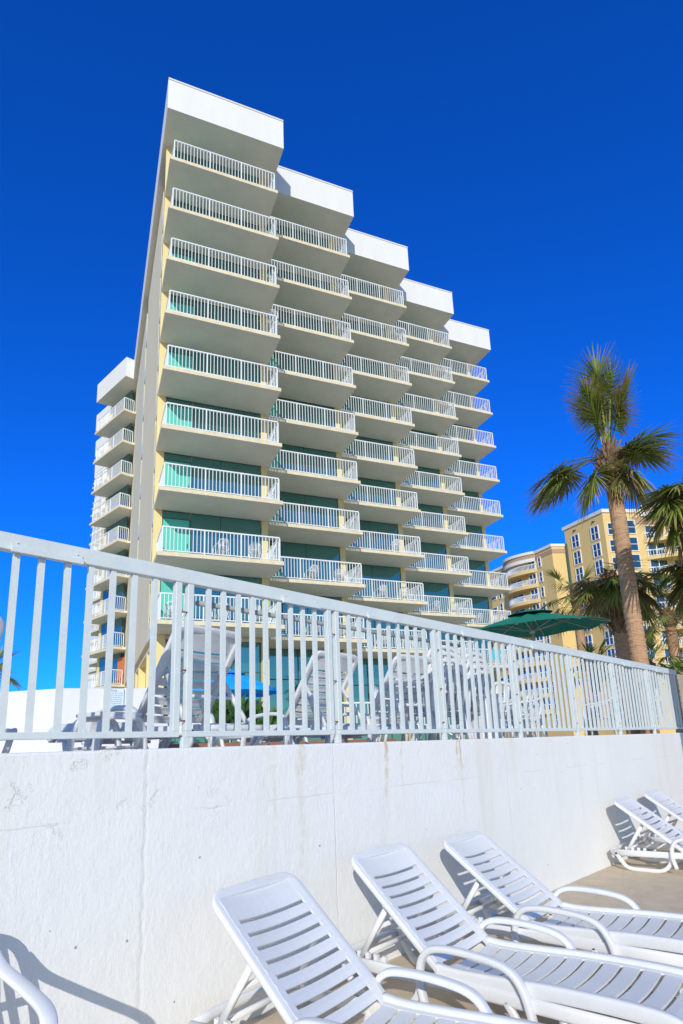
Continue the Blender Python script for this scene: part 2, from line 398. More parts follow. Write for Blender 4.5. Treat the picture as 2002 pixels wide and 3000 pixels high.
# ------------------------------------------------------------------ sun lounger
def make_lounger(theta, name='sun_lounger', L=.88, front=True):
    """origin: ground under the hinge; +X towards the foot end."""
    r = thing(name); hz = .27; th = R(theta)
    bd = Vector((-math.cos(th),0,math.sin(th))); nn = Vector((math.sin(th),0,math.cos(th)))   # up the back / face normal
    H = Vector((0,0,hz)); hw = .315
    def B(s_, y, d=0): return H + bd*s_ + Vector((0,y,0)) + nn*d
    # backrest: rim with rounded head corners + slats that sag across
    g = MB()
    rim = [B(0,-hw)] + [B(L*.45,-hw), B(L-.07,-hw)]
    for k in range(1,6): a = R(90*k/6); rim.append(B(L-.07+0.07*math.sin(a), -hw+0.07*(1-math.cos(a))))
    rim += [B(L,-hw+.07), B(L+.004,0), B(L,hw-.07)]
    for k in range(5,0,-1): a = R(90*k/6); rim.append(B(L-.07+0.07*math.sin(a), hw-0.07*(1-math.cos(a))))
    rim += [B(L-.07,hw), B(L*.45,hw), B(0,hw)]
    # frame runs vertical-side: profile wide across the panel plane
    N = len(rim); 
    g.sweep(rim, .038, .058, side=nn, n=12, pw=.36)
    inner = hw-.012; ns = 9; gap = .023
    starts = [.03 + k*(L-.125)/ns for k in range(ns)]
    def sag(y): return .026*(1-(y/inner)**2)
    for k in range(ns):
        s0 = starts[k]; s1 = s0 + (L-.125)/ns - gap
        if k == ns-1: s1 = L-.004
        ys = [inner*(-1+2*j/10) for j in range(11)]
        rows = [[B(s0,y,-sag(y)+.019) for y in ys], [B((s0+s1)/2,y,-sag(y)+.022) for y in ys], [B(s1,y,-sag(y)+.019) for y in ys]]
        g.strip(rows, .012, nn)
    # flat side borders that close the slot ends
    for sg in (-1,1):
        ya, yb = sg*(inner+.004), sg*(inner-.040)
        rows = [[B(s_,ya,.0205), B(s_,yb,.0215-sag(yb))] for s_ in [i*(L-.04)/12 for i in range(13)]]
        g.strip(rows, .014, nn)
    g.build('backrest', M_PLAST, r)
    # seat
    g = MB(); XL = 1.36
    prof = [(-.02,hz),(.12,hz-.008),(.40,hz+.004),(.72,hz+.022),(1.12,hz+.026),(1.30,hz+.005),(XL,hz-.06)]
    sp = smooth_path([(x,0,z) for x,z in prof], 6)
    for sg in (-1,1): g.sweep([p+Vector((0,sg*hw,0)) for p in sp], .050, .080, side=(0,1,0), n=12, pw=.45)
    g.sweep([sp[-1]+Vector((0,y,0)) for y in (-hw,0,hw)], .06, .05, side=(0,0,1), n=8, pw=.5)
    def seatz(x):
        for p, q in zip(sp, sp[1:]):
            if p.x <= x <= q.x: return p.z + (q.z-p.z)*(x-p.x)/max(1e-6,(q.x-p.x))
        return sp[-1].z
    nse = 12; step = (XL-.04)/nse
    for k in range(nse):
        xa = .015 + k*step; xb = xa + step - gap
        ys = [inner*(-1+2*j/10) for j in range(11)]
        rows = [[Vector((x,y,seatz(x)+.014-sag(y)*.9)) for y in ys] for x in (xa,(xa+xb)/2,xb)]
        g.strip(rows, .012, (0,0,1))
    for sg in (-1,1):
        ya, yb = sg*(inner+.004), sg*(inner-.040)
        rows = [[Vector((x,ya,seatz(x)+.016)), Vector((x,yb,seatz(x)+.016-sag(yb)*.9))] for x in [i*(XL-.03)/14 for i in range(15)]]
        g.strip(rows, .012, (0,0,1))
    g.build('seat', M_PLAST, r)
    # side frames with hoop legs
    for sg in (-1,1):
        y = sg*.335; g = MB()
        g.sweep([(-.80,y,.20),(-.4,y,.205),(0,y,.215),(.55,y,.215),(1.15,y,.215)], .035, .075, side=(0,1,0), n=10, pw=.5)
        hoop = smooth_path([(-.76,y,.20),(-.70,y,.10),(-.62,y,.03),(-.42,y,.022),(-.25,y,.03),(-.16,y,.10),(-.12,y,.20)], 5)
        g.sweep(hoop, .035, .045, side=(0,1,0), n=10, pw=.5)
        hoop = smooth_path([(.44,y,.20),(.52,y,.09),(.60,y,.03),(.80,y,.022),(.95,y,.03),(1.02,y,.10),(1.05,y,.19)], 5)
        g.sweep(hoop, .035, .045, side=(0,1,0), n=10, pw=.5)
        g.build('side_frame', M_PLAST, r)
        # arm loop
        g = MB(); y2 = sg*.365
        pth = smooth_path([(-.08,y2,.07),(-.11,y2,.20),(-.09,y2,.32),(-.02,y2,.39),(.12,y2,.412),(.34,y2,.405),(.48,y2,.375),(.555,y2,.30),(.60,y2,.16),(.62,y2,.03)], 6)
        g.sweep(pth, .058, .040, side=(0,1,0), n=12, pw=.55)
        g.build('armrest', M_PLAST, r)
    g = MB(); g.sweep([(-.80,-.335,.205),(-.82,-.2,.21),(-.82,.2,.21),(-.80,.335,.205)], .05, .05, side=(0,0,1), n=10, pw=.55)
    g.build('cross_bar', M_PLAST, r)
    g = MB(); g.sweep([(.75,-.33,.16),(.75,.33,.16)], .03, .04, side=(0,0,1), n=8)
    g.build('cross_bar', M_PLAST, r)
    # prop: hinged U strut from the back down to the frame ratchet
    g = MB(); top = B(.50,0,-.03)
    bx_ = -.62 if theta < 60 else -.45
    for sg in (-1,1):
        g.sweep([B(.50,sg*.27,-.03), ((top.x+bx_)/2, sg*.285, (top.z+.24)/2), (bx_,sg*.30,.235)], .03, .04, side=(0,1,0), n=8)
        for k in range(4): g.box((bx_-.03+.07*k,sg*.30-.012,.232), (bx_+.0+.07*k,sg*.30+.012,.268))
    g.sweep([(bx_,-.30,.24),(bx_,.30,.24)], .03, .03, side=(0,0,1), n=8)
    g.sweep([((top.x*.55+bx_*.45),-.28,(top.z*.55+.24*.45)),((top.x*.55+bx_*.45),.28,(top.z*.55+.24*.45))], .028, .028, side=(0,0,1), n=8)
    g.build('prop', M_PLAST, r)
    return r
FOOT = WROT - R(90)      # rotation that points +X away from the wall
GL = 'loungers on the beach patio'
lA = make_lounger(40.5); lC = make_lounger(36.5)
spots = [(2.40, 2.342, 8, 'white resin sun lounger nearest the camera, its whole slatted backrest in view'),
         (3.575, 2.448, 3.0, 'white resin sun lounger second from the left, both armrests and slatted seat in view'),
         (4.72, 2.438, 3.6, 'white resin sun lounger third from the left, leaning on the wall beside bare concrete'),
         (8.47, 2.45, 3.0, 'white resin sun lounger beyond the bare concrete, hooped rear leg turned to the camera'),
         (9.64, 2.47, 1.0, 'farthest white resin sun lounger, cut by the right edge of the photo')]
for i, (t, y, da, lab) in enumerate(spots):
    o = lA if i == 0 else copy_tree(lA) if i == 1 else lC if i == 2 else copy_tree(lC)
    o.location = W(t,y,0); o.rotation_euler = (0,0,FOOT+R(da)); tag(o, lab, 'sun lounger', GL)
GD = 'loungers behind the fence'
lD = make_lounger(54)
dspots = [(2.63, 4.55, 6, 'white sun lounger behind the fence left of the blue umbrella, backrest raised'),
          (4.46, 4.90, 1, 'white sun lounger behind the fence in front of the lobby glass, backrest raised'),
          (5.42, 4.58, -3, 'white sun lounger behind the fence beside the stacked white chairs'),
          (.93, 4.95, 5, 'white sun lounger at the left edge of the photo behind the fence')]
for i, (t, y, da, lab) in enumerate(dspots):
    o = lD if i == 0 else copy_tree(lD)
    o.location = W(t,y,DECK); o.rotation_euler = (0,0,WROT+R(90)+R(da)); tag(o, lab, 'sun lounger', GD)
st = thing('side_table', W(2.02,4.35,DECK), WROT+R(8)); tag(st, 'small white resin side table with arched legs below the pool sign', 'side table')
g = MB(); g.sweep([(-.155,0,.335),(.155,0,.335)], .36, .03, side=(0,1,0), n=16, pw=.3); bevel(g.build('tabletop', M_PLAST, st), .004)
for sg in (-1,1):
    g = MB(); y = sg*.16
    g.sweep(smooth_path([(-.20,y,0),(-.19,y,.16),(-.16,y,.27),(-.10,y,.308),(0,y,.315),(.10,y,.308),(.16,y,.27),(.19,y,.16),(.20,y,0)],5), .05, .04, side=(0,1,0), n=10, pw=.5)
    g.build('leg_arch', M_PLAST, st)
g = MB(); g.sweep([(-.19,0,.10),(.19,0,.10)], .30, .022, side=(0,1,0), n=12, pw=.3); g.build('lower_shelf', M_PLAST, st)

# ------------------------------------------------------------------ resin armchair
def make_chair(detailed=True):
    r = thing('resin_chair')
    parts = {}
    g = MB()
    rows = []
    for i in range(7):
        x = -.22 + .46*i/6; zc = .42 - .02*math.sin(math.pi*i/6) + (-.02 if i == 6 else 0)
        rows.append([Vector((x, y*(.21+.03*i/6)/.24, zc - .012*(1-(y/.24)**2))) for y in (-.24,-.16,-.08,0,.08,.16,.24)])
    g.strip(rows, .012, (0,0,1)); seat = g
    b = MB()
    fr = smooth_path([(-.22,-.21,.42),(-.27,-.225,.62),(-.32,-.20,.82),(-.345,-.10,.885),(-.35,0,.895),(-.345,.10,.885),(-.32,.20,.82),(-.27,.225,.62),(-.22,.21,.42)], 4)
    b.sweep(fr, .03, .05, side=(1,0,.3), n=8)
    for k in range(5):
        y = -.13+.065*k; b.sweep([(-.22,y,.41),(-.275,y,.62),(-.335,y,.875)], .036, .012, side=(0,1,0), n=6)
    b.sweep([(-.275,-.21,.62),(-.285,0,.62),(-.275,.21,.62)], .02, .04, side=(1,0,0), n=6)
    arms = []; legs = []
    for sg in (-1,1):
        a = MB()
        a.sweep(smooth_path([(-.305,sg*.205,.80),(-.25,sg*.235,.73),(-.14,sg*.262,.695),(.02,sg*.275,.672),(.16,sg*.272,.660),(.232,sg*.265,.635),(.25,sg*.262,.57),(.25,sg*.26,.40)], 5),
                .062, .032, side=(0,1,0), n=10, pw=.6)
        arms.append(a)
        for x0_, x1_, nm in ((.235,.265,'f'),(-.20,-.30,'b')):
            l = MB(); l.sweep([(x0_,sg*.235,.42),(x1_,sg*.262,0)], .045, .055, side=(0,1,0), n=8, pw=.5, taper=lambda k: 1-.3*k); legs.append(l)
    if detailed:
        seat.build('seat', M_PLAST, r); b.build('backrest', M_PLAST, r)
        for a in arms: a.build('armrest', M_PLAST, r)
        for l in legs: l.build('leg', M_PLAST, r)
        return r
    bpy.data.objects.remove(r)
    g = MB()
    for q in [seat, b] + arms + legs: g.add(q.v, q.f, 0, True)
    return g.build('resin_chair', M_PLAST)
ch = make_chair()
ch.location = W(.775,2.855,0); ch.rotation_euler = (0,0,WROT-R(90))
tag(ch, 'white resin armchair in the lower left corner, throwing its shadow on the wall', 'chair')

# ------------------------------------------------------------------ hotel tower
T = thing('hotel_tower', (0,0,0), TROT)
tag(T, 'tall white and cream beachfront hotel with stepped columns of railed balconies', 'hotel')
NF, Z1, FH = 9, 6.67, 2.765
SU, SV = 4.97, 2.485
def zf(k): return Z1 + FH*k
ROOFB, ROOFT = 31.72, 33.46
def railing_mesh(p, q, z, g, base=.09, top=1.08, step=.152, posts_n=2, endposts=(True,True)):
    p = Vector((*p,z)); q = Vector((*q,z)); L_ = (q-p).length; d = (q-p)/L_
    g.bar(p+Vector((0,0,top)), q+Vector((0,0,top)), .06, .055); g.bar(p+Vector((0,0,base)), q+Vector((0,0,base)), .035, .035)
    n = max(2, round(L_/step))
    pp = [round(n*k/(posts_n+1)) for k in range(posts_n+2)]
    for k in range(n+1):
        if k in pp:
            if (k == 0 and not endposts[0]) or (k == n and not endposts[1]): continue
            wd = .055
        else: wd = .028
        c = p + d*(L_*k/n); zb = 0 if wd > .03 else base
        g.box((c.x-wd/2,c.y-wd/2,z+zb), (c.x+wd/2,c.y+wd/2,z+top-.03))
def slab(poly, z, th=.17):
    g = MB(); g.prism(poly, z-th, z, 0, 1, 1); return g
for c in range(5):
    du, dv = SU*c, SV*c
    uL, uR, vF, vW = 2.17+du, 7.38+du, 23.60+dv, 25.73+dv
    if c: uL = 2.335+du
    # body behind the glass
    g = MB(); g.box((2.45 if c == 0 else 7.30+SU*(c-1)+.003, vW+.14, Z1-.17), (7.30+du, 46.9, ROOFB))
    g.build('wall', M_BEIGE, T)
    # piers
    g = MB(); g.box((6.99+du, vW, Z1), (7.297+du, vW+.137, ROOFB)); g.box((7.20+du, vW+.137, Z1), (7.304+du, vW+2.6, ROOFB))
    if c == 0: g.box((2.17,vW,Z1), (2.53,vW+.137,ROOFB)); g.box((2.27,vW+.137,Z1), (2.447,vW+.60,ROOFB))
    else: g.box((2.345+du,vW,Z1), (2.53+du,vW+.137,ROOFB))
    g.build('pier', M_YEL, T)
    for k in range(NF):
        z = zf(k); top = (zf(k+1)-.17) if k < NF-1 else ROOFB
        # glazing: turquoise door leaf, two sliding lights, spandrel over
        g = MB(); a, b_, c_, d_ = 2.53+du, 3.74+du, 5.08+du, 6.99+du
        g.box((b_+.03,vW+.05,z+.06), (c_-.015,vW+.075,top)); g.box((c_+.015,vW+.05,z+.06), (d_-.04,vW+.075,top))
        g.box((a+.03,vW+.05,z+2.28), (b_-.03,vW+.075,top))
        wn = g.build('window', M_GLASS, T)
        g = MB()
        g.box((a,vW+.035,z+2.24), (b_-.03,vW+.11,z+2.28)); g.box((a,vW+.035,z), (d_,vW+.12,z+.06))
        for x, wd in ((a,.03),(b_-.03,.06),(d_-.04,.04)): g.box((x,vW+.03,z+.06), (x+wd,vW+.115,z+2.24))
        g.box((c_-.015,vW+.045,z+.06), (c_+.015,vW+.1,top))
        g.build('frame', M_MULL, wn)
        g = MB(); g.box((a+.03,vW+.055,z+.06), (b_-.03,vW+.085,z+2.24)); dr = g.build('door_panel', M_TEAL, T)
        g = MB(); g.box((b_-.12,vW+.02,z+.95), (b_-.09,vW+.0545,z+1.15)); g.build('handle', M_MULL, dr)
        # balcony
        s = slab([(uL,vF),(uR,vF),(uR,vW-.004),(uL,vW-.004)], z)
        bo = s.build('balcony', [M_EDGE,M_SOFFIT], T)
        g = MB(); fL, fR, fv = 2.36+du, 7.23+du, vF+.12
        railing_mesh((fL,fv), (fR,fv), z, g); railing_mesh((fR,fv+.03), (fR,vW-.05), z, g, posts_n=0, endposts=(False,True))
        railing_mesh((fL,fv+.03), (fL,vW-.05), z, g, posts_n=0, endposts=(False,True))
        g.build('railing', M_RAIL, bo)
    # roof box with white fascia and a thin coping
    rL = 1.99 if c == 0 else 7.77+5.02*(c-1)+.004
    rR, rv = 7.77+5.02*c, 23.75+2.49*c
    g = MB(); g.prism([(rL,rv),(rR,rv),(rR,46.79),(rL,46.79)], ROOFB+.004, ROOFT, 0, 0, 1)
    rf = g.build('roof', [M_FASCIA,M_SOFFIT], T)
    g = MB(); g.prism([(rL,rv-.03),(rR+.002,rv-.03),(rR+.002,46.79),(rL,46.79)], ROOFT+.003, ROOFT+.09); g.build('coping', M_TRIM, rf)
# lobby storey
g = MB()
for c in range(5):
    du, vW = SU*c, 25.73+SV*c
    g.box((2.9 if c == 0 else 7.3+SU*(c-1), vW+.5, DECK-.2), (7.30+du, 46.5, Z1-.172))
g.build('lobby_wall', M_YEL, T)
for c in range(5):
    du, vW = SU*c, 25.73+SV*c
    g = MB(); xs = [2.95+du, 4.60+du, 5.95+du, 6.99+du]
    for a, b_ in zip(xs, xs[1:]): g.box((a+.03,vW+.30,DECK+.1), (b_-.03,vW+.33,4.95)); g.box((a+.03,vW+.30,5.0), (b_-.03,vW+.33,Z1-.175))
    wn = g.build('lobby_window', M_GLASS, T)
    g = MB(); g.box((xs[0],vW+.28,4.95), (xs[-1],vW+.36,5.0)); 
    for x in xs: g.box((x-.03,vW+.28,DECK), (x+.03,vW+.36,Z1-.175))
    g.build('frame', M_MULL, wn)
    g = MB(); g.box((6.99+du,vW,DECK-.1), (7.297+du,vW+.5,Z1-.172)); 
    g.build('lobby_column', M_YEL, T)
    if c == 0:
        for a in ((2.35,25.73,2.80,26.33),(2.45,30,2.88,30.5),(2.45,35,2.88,35.5)): g = MB(); g.box((a[0],a[1],DECK-.1), (a[2],a[3],6.33 if a[1] > 26 else Z1-.172)); g.build('lobby_column', M_YEL, T)
# end wall: blade, slot windows, far strip
g = MB(); g.box((2.30,28.1,6.62), (2.45,36.9,ROOFB)); g.build('end_blade', M_BEIGE, T)
g = MB(); g.box((2.315,38.1,6.62), (2.45,46.78,ROOFB)); g.build('end_wall', M_ENDW, T)
g = MB(); g.prism([(2.46,25.9),(7,25.9),(7,46.5),(2.46,46.5)], 6.33, 6.49, 0, 0, 0); g.build('end_soffit', M_BEIGE, T)
for v0, v1 in ((26.35,28.09),(36.91,38.09)):
    for k in range(NF):
        z = zf(k); top = (zf(k+1)-.17) if k < NF-1 else ROOFB
        g = MB(); g.box((2.32 if v0 < 30 else 2.345,v0,z+.75), (2.445,v1,top-.12)); wn = g.build('slot_window', M_GLASS, T)
        g = MB(); g.box((2.30 if v0 < 30 else 2.31,v0,z-.12), (2.447,v1,z+.75)); g.build('sill', M_FASCIA, wn)
# left facade: rotated balconies stepping back
for j in range(4):
    s0 = 46.52+5.3*j; A = (1.38,s0); Bp = (-.75,s0+4.88); A1 = (1.38,s0+5.30)
    poly = [A, Bp, A1, (2.6,s0+5.30), (2.6,s0+.3)] if j else [A, Bp, A1, (2.6,s0+5.30), (2.6,46.80),(2.05,46.80)]
    g = MB(); g.prism(poly[::-1] if False else poly, ROOFB, ROOFT, 0, 0, 1); g.build('roof', [M_FASCIA,M_SOFFIT], T)
    for k in range(-1, NF):
        z = zf(k); a_ = Vector(A); b_ = Vector(Bp); dn = (b_-a_).normalized(); pn = Vector((.917,.399))
        bo = slab(poly, z).build('balcony', [M_EDGE,M_SOFFIT], T)
        p0 = a_ + dn*.18 + pn*.10; p1 = b_ - dn*.35 + pn*.10
        g = MB(); railing_mesh(p0, p1, z, g, posts_n=2)
        e = p0 + pn*(.80 if j == 0 else .9); railing_mesh(p0+pn*.02, e, z, g, posts_n=0, endposts=(False,True))
        railing_mesh(p1, p1+pn*1.5, z, g, posts_n=0, endposts=(False,True))
        g.build('railing', M_RAIL, bo)
        top = (zf(k+1)-.17) if k < NF-1 else ROOFB
        q0 = a_ + pn*1.35 + dn*(1.5 if j == 0 else .6); q1 = b_ + pn*1.35 - dn*.4
        g = MB(); g.bar((*q0,(z+top)/2), (*q1,(z+top)/2), .08, top-z-.01); g.build('window', M_GLASS, T)
        g = MB(); q2 = q1+dn*.38; g.bar((*q1,(z+top)/2), (*q2,(z+top)/2), .16, top-z-.008); g.build('pier', M_YEL, T)
        if j == 0 and k in (-1,0):
            g = MB(); q3 = a_ + pn*1.28+dn*.5; q4 = q3+dn*1.2; g.bar((*q3,z+1.1), (*q4,z+1.1), .06, 2.15); g.build('door_panel', M_ORANGE, T)['label'] = 'orange balcony door'
g = MB(); g.box((2.31,46.91,DECK-.2), (9,68,ROOFB-.01)); g.build('wall', M_BEIGE, T)
g = MB()
g.box((2.45,37.5,DECK-.1), (2.88,46,6.325)); g.build('base_wall', M_YEL, T)

# balcony chairs
bc = make_chair(False)
ordn = ['first','second','third','fourth','fifth','sixth','seventh','eighth','ninth']
def place_bc(first, c, k, u, v, rz, which):
    o = bc if first else bc.copy()
    if not first: COL.objects.link(o)
    loc = TX*(u+SU*c) + TY*(v+SV*c) + Vector((0,0,zf(k)))
    o.location = loc; o.rotation_euler = (0,0,TROT+rz)
    tag(o, f'white plastic chair {which} on {ordn[k]}-floor balcony of {ordn[c]} column from left', 'chair', 'white chairs on the hotel balconies')
lst = []
for c in range(5):
    for k in (0,1): lst += [(c,k,4.85,24.35,R(100),'standing left'), (c,k,6.35,24.45,R(75),'standing right')]
lst += [(1,6,2.9,24.2,R(95),'standing left'), (2,2,5.9,24.3,R(85),'standing right'), (0,0,3.0,24.6,R(60),'beside the door')]
for i, a in enumerate(lst): place_bc(i == 0, *a)
for c, k, u in ((4,0,5.3),):
    g = MB(); g.strip([[Vector((u+SU*c,23.69+SV*c,zf(k)+zz)), Vector((u+.7+SU*c,23.69+SV*c,zf(k)+zz))] for zz in (1.12,.7,.35)], .012, (0,-1,0))
    o = g.build('towel', M_AQUA); o.rotation_euler[2] = TROT; tag(o, 'aqua towel hung over the railing of the lowest right balcony', 'towel')

# ------------------------------------------------------------------ far condominium
CP = Vector((44.25,95.22,0)); CU = TY; ca = R(83.3); CV = Vector((math.sin(ca),math.cos(ca),0))
C = thing('condominium', CP, 0)
tag(C, 'ochre high-rise condominium with curved balconies standing far behind the palms', 'apartment block')
def cp(u, v): q = CU*u + CV*v; return (q.x, q.y)
def cbox(u0_, u1_, v0_, v1_, z0, z1, mats, name, parent=C):
    g = MB(); g.prism([cp(u0_,v0_), cp(u0_,v1_), cp(u1_,v1_), cp(u1_,v0_)], z0, z1); return g.build(name, mats, parent)
ZC = 38.94
cbox(0,8.9,0,24,0,ZC-.6,M_CONDO,'wall'); cbox(-.25,9.1,-.25,24.3,ZC-.6,ZC,M_TRIM,'cornice')
cbox(-.08,8.95,5.2,24.1,ZC-2.6,ZC-1.4,M_CONDO2,'frieze_band')
# block two, further back along the side, projecting left
Z2 = 35.8
cbox(8.905,40,-2.8,-.01,0,Z2-.5,M_CONDO,'wall'); cbox(8.91,40,.0,24,0,Z2-.6,M_CONDO,'wall')
cbox(8.75,40.2,-3.05,-.26,Z2-.5,Z2,M_TRIM,'cornice'); cbox(8.8,40,-2.87,-.27,Z2-1.7,Z2-.95,M_CONDO2,'frieze_band')
cbox(8.6,8.9,-.35,-.012,0,Z2,M_MULL,'shade_strip')  # dark strip standing in for the shadow in the recess between the blocks
def cwindow(face, s0, s1, z0, z1, off=0, mull=True):
    """face 'u': on the long side plane v=off; face 'v': on the front plane u=off"""
    g = MB(); fr = MB(); e = .14
    def P(s_, d, z): 
        x, y = cp(s_, off-d) if face == 'u' else cp(off-d, s_); return (x, y, z)
    def q(mb, a0, a1, zz0, zz1, d):
        mb.add([P(a0,d,zz0),P(a1,d,zz0),P(a1,d,zz1),P(a0,d,zz1),P(a0,-.05,zz0),P(a1,-.05,zz0),P(a1,-.05,zz1),P(a0,-.05,zz1)],
               [(0,1,2,3),(0,1,5,4),(1,2,6,5),(2,3,7,6),(3,0,4,7)])
    q(g, s0, s1, z0, z1, .06)
    q(fr, s0-e, s0, z0-e, z1+e, .14); q(fr, s1, s1+e, z0-e, z1+e, .14); q(fr, s0, s1, z1, z1+e, .14); q(fr, s0, s1, z0-e, z0, .14)
    if mull: mm = (s0+s1)/2; q(fr, mm-.07, mm+.07, z0, z1, .12)
    q(fr, s0, s1, (z0+z1)/2-.05, (z0+z1)/2+.05, .10)
    wn = g.build('window', M_CGLASS, C); fr.build('frame', M_TRIM, wn)
for k in range(11):
    dz = -3.0*k
    cwindow('u', 5.75, 7.25, 34.35+dz, 36.55+dz); cwindow('u', 1.3, 2.75, 34.3+dz, 36.5+dz)
    cwindow('v', .6, 1.3, 34.5+dz, 36.4+dz, 0, False); cwindow('v', 4.1, 5.4, 34.7+dz, 36.9+dz, 0, k > 2)
    cwindow('u', 12.0, 12.6, 32.6+dz*.95, 34.3+dz*.95, -2.8, False)
    cwindow('u', 24.0, 24.7, 32.4+dz*.95, 34.1+dz*.95, -2.8, False); cwindow('u', 25.8, 27.3, 32.6+dz*.95, 33.7+dz*.95, -2.8, False)
for sN in (2.0, 6.4):
    g = MB(); a = cp(sN,-.06); g.box((a[0]-.25,a[1]-.25,37.4), (a[0]+.25,a[1]+.25,37.55)); g.build('vent', M_MULL, C)
# curved balcony bay on block two, and the big bow at the right
def bow(center_u0, center_u1, off, bulge, zs, face, roofz, rail=True, wz=2.0):
    def pt(t, extra=0):
        s_ = center_u0 + (center_u1-center_u0)*t; b = bulge*(1-(2*t-1)**2)+extra
        return cp(s_, off-b) if face == 'u' else cp(off-b, s_)
    n = 16
    for z in zs:
        poly = [pt(i/n) for i in range(n+1)]
        g = MB(); g.prism(poly, z-.55, z); bo = g.build('curved_balcony', M_CONDO, C)
        g = MB()
        for i in range(n):
            a, b = pt(i/n,-.12), pt((i+1)/n,-.12); g.bar((*a,z+1.05), (*b,z+1.05), .1, .1); g.bar((*a,z+.12), (*b,z+.12), .06, .08)
        for i in range(49): a = pt(i/48,-.12); g.box((a[0]-.03,a[1]-.03,z), (a[0]+.03,a[1]+.03,z+1.05))
        g.build('railing', M_RAIL, bo)
    for z0, z1, e, mt_, nm in ((roofz-1.9,roofz-1.25,.25,M_TRIM,'bow_moulding'),(roofz-1.25,roofz-.5,.1,M_CONDO2,'bow_band'),(roofz-.5,roofz,.4,M_TRIM,'bow_cornice')):
        g = MB(); g.prism([pt(i/n,e) for i in range(n+1)], z0, z1); g.build(nm, mt_, C)
bow(13.1, 22.0, -2.81, 2.2, [32.4-2.87*k for k in range(10)], 'u', Z2+.02)
for k in range(10):
    z = 32.4-2.87*k
    cwindow('u', 13.6, 15.3, z+.1, z+2.1, -2.8); cwindow('u', 17.5, 20.6, z+.1, z+2.1, -2.8)
bow(6.6, 20.0, -.02, 3.4, [33.55-3.0*k for k in range(10)], 'v', ZC+.6)
for k in range(10):
    z = 33.55-3.0*k
    cwindow('v', 7.2, 10.2, z+.1, z+2.4, 0); cwindow('v', 11.5, 15.0, z+.1, z+2.4, 0)

# ------------------------------------------------------------------ palms
def frond(g, base, az, el, pet, bl, droop, nl=44, seed=0, width=.028, tipbrown=.55, hang=.35):
    rnd = random.Random(seed)
    d = Vector((math.cos(el)*math.cos(az), math.cos(el)*math.sin(az), math.sin(el))); p = Vector(base)
    pts = [p.copy()]; n = 8; stp = (pet+.45*bl)/n; dirs = [d.copy()]
    for i in range(n):
        d = (d + Vector((0,0,-droop/n))).normalized(); p = p + d*stp; pts.append(p.copy()); dirs.append(d.copy())
    ip = max(2, int(n*pet/(pet+.45*bl)))
    # petiole + costa
    for i in range(n):
        s_ = Vector((0,0,1)).cross(dirs[i]).normalized() if abs(dirs[i].z) < .97 else Vector((1,0,0))
        wv = .022*(1-.75*i/n); a, b = pts[i], pts[i+1]; upv = s_.cross(dirs[i])
        g.add([a-s_*wv,a+s_*wv,b+s_*wv*.9,b-s_*wv*.9,a-upv*wv*.6,b-upv*wv*.6], [(0,1,2,3),(0,4,5,3),(1,4,5,2)], 0, False, [(.15,.8,0,1)]*6)
    for k in range(nl):
        q = k/(nl-1); sgn = -1 if q < .5 else 1; t = abs(2*q-1)      # 0 at tip, 1 at the base of the fan
        i = ip + (n-ip)*(1-t); i0 = min(int(i), n-1); fr_ = i-i0
        o = pts[i0].lerp(pts[i0+1], fr_); dd = dirs[i0].lerp(dirs[min(i0+1,n)], fr_).normalized()
        s_ = Vector((0,0,1)).cross(dd); s_ = s_.normalized() if s_.length > .1 else Vector((1,0,0)); upv = dd.cross(s_)
        ang = t*R(118) + rnd.uniform(-.05,.05)
        ld = (dd*math.cos(ang) + s_*math.sin(ang)*sgn + upv*(-.25*t + rnd.uniform(-.12,.12)) * 1.0).normalized()
        ln = bl*(.62+.38*(1-abs(t-.35)))*rnd.uniform(.85,1.08); wv = width*rnd.uniform(.8,1.15)
        P = o.copy(); rows = []; m_ = 5; tone = rnd.uniform(0,1); tb = rnd.uniform(.2,1)*tipbrown*1.6
        for j in range(m_+1):
            x = j/m_; ww = wv*(.35+1.2*x if x < .4 else 1.0*(1-x)/.6*.83+.0); ww = max(ww,.0016)
            sv = ld.cross(Vector((0,0,1))); sv = sv.normalized() if sv.length > .05 else s_
            rows.append((P-sv*ww, P+sv*ww)); 
            ld = (ld + Vector((0,0,-hang/m_*(.3+1.6*x)*rnd.uniform(.7,1.3)))).normalized(); P = P + ld*ln/m_
        vs = [v for r_ in rows for v in r_]; cols = []
        for j in range(m_+1):
            x = j/m_; c = (min(1,max(0,(x-.45)*1.9)*tb), tone, 0, 1); cols += [c,c]
        g.add(vs, [(2*j,2*j+1,2*j+3,2*j+2) for j in range(m_)], 0, False, cols)
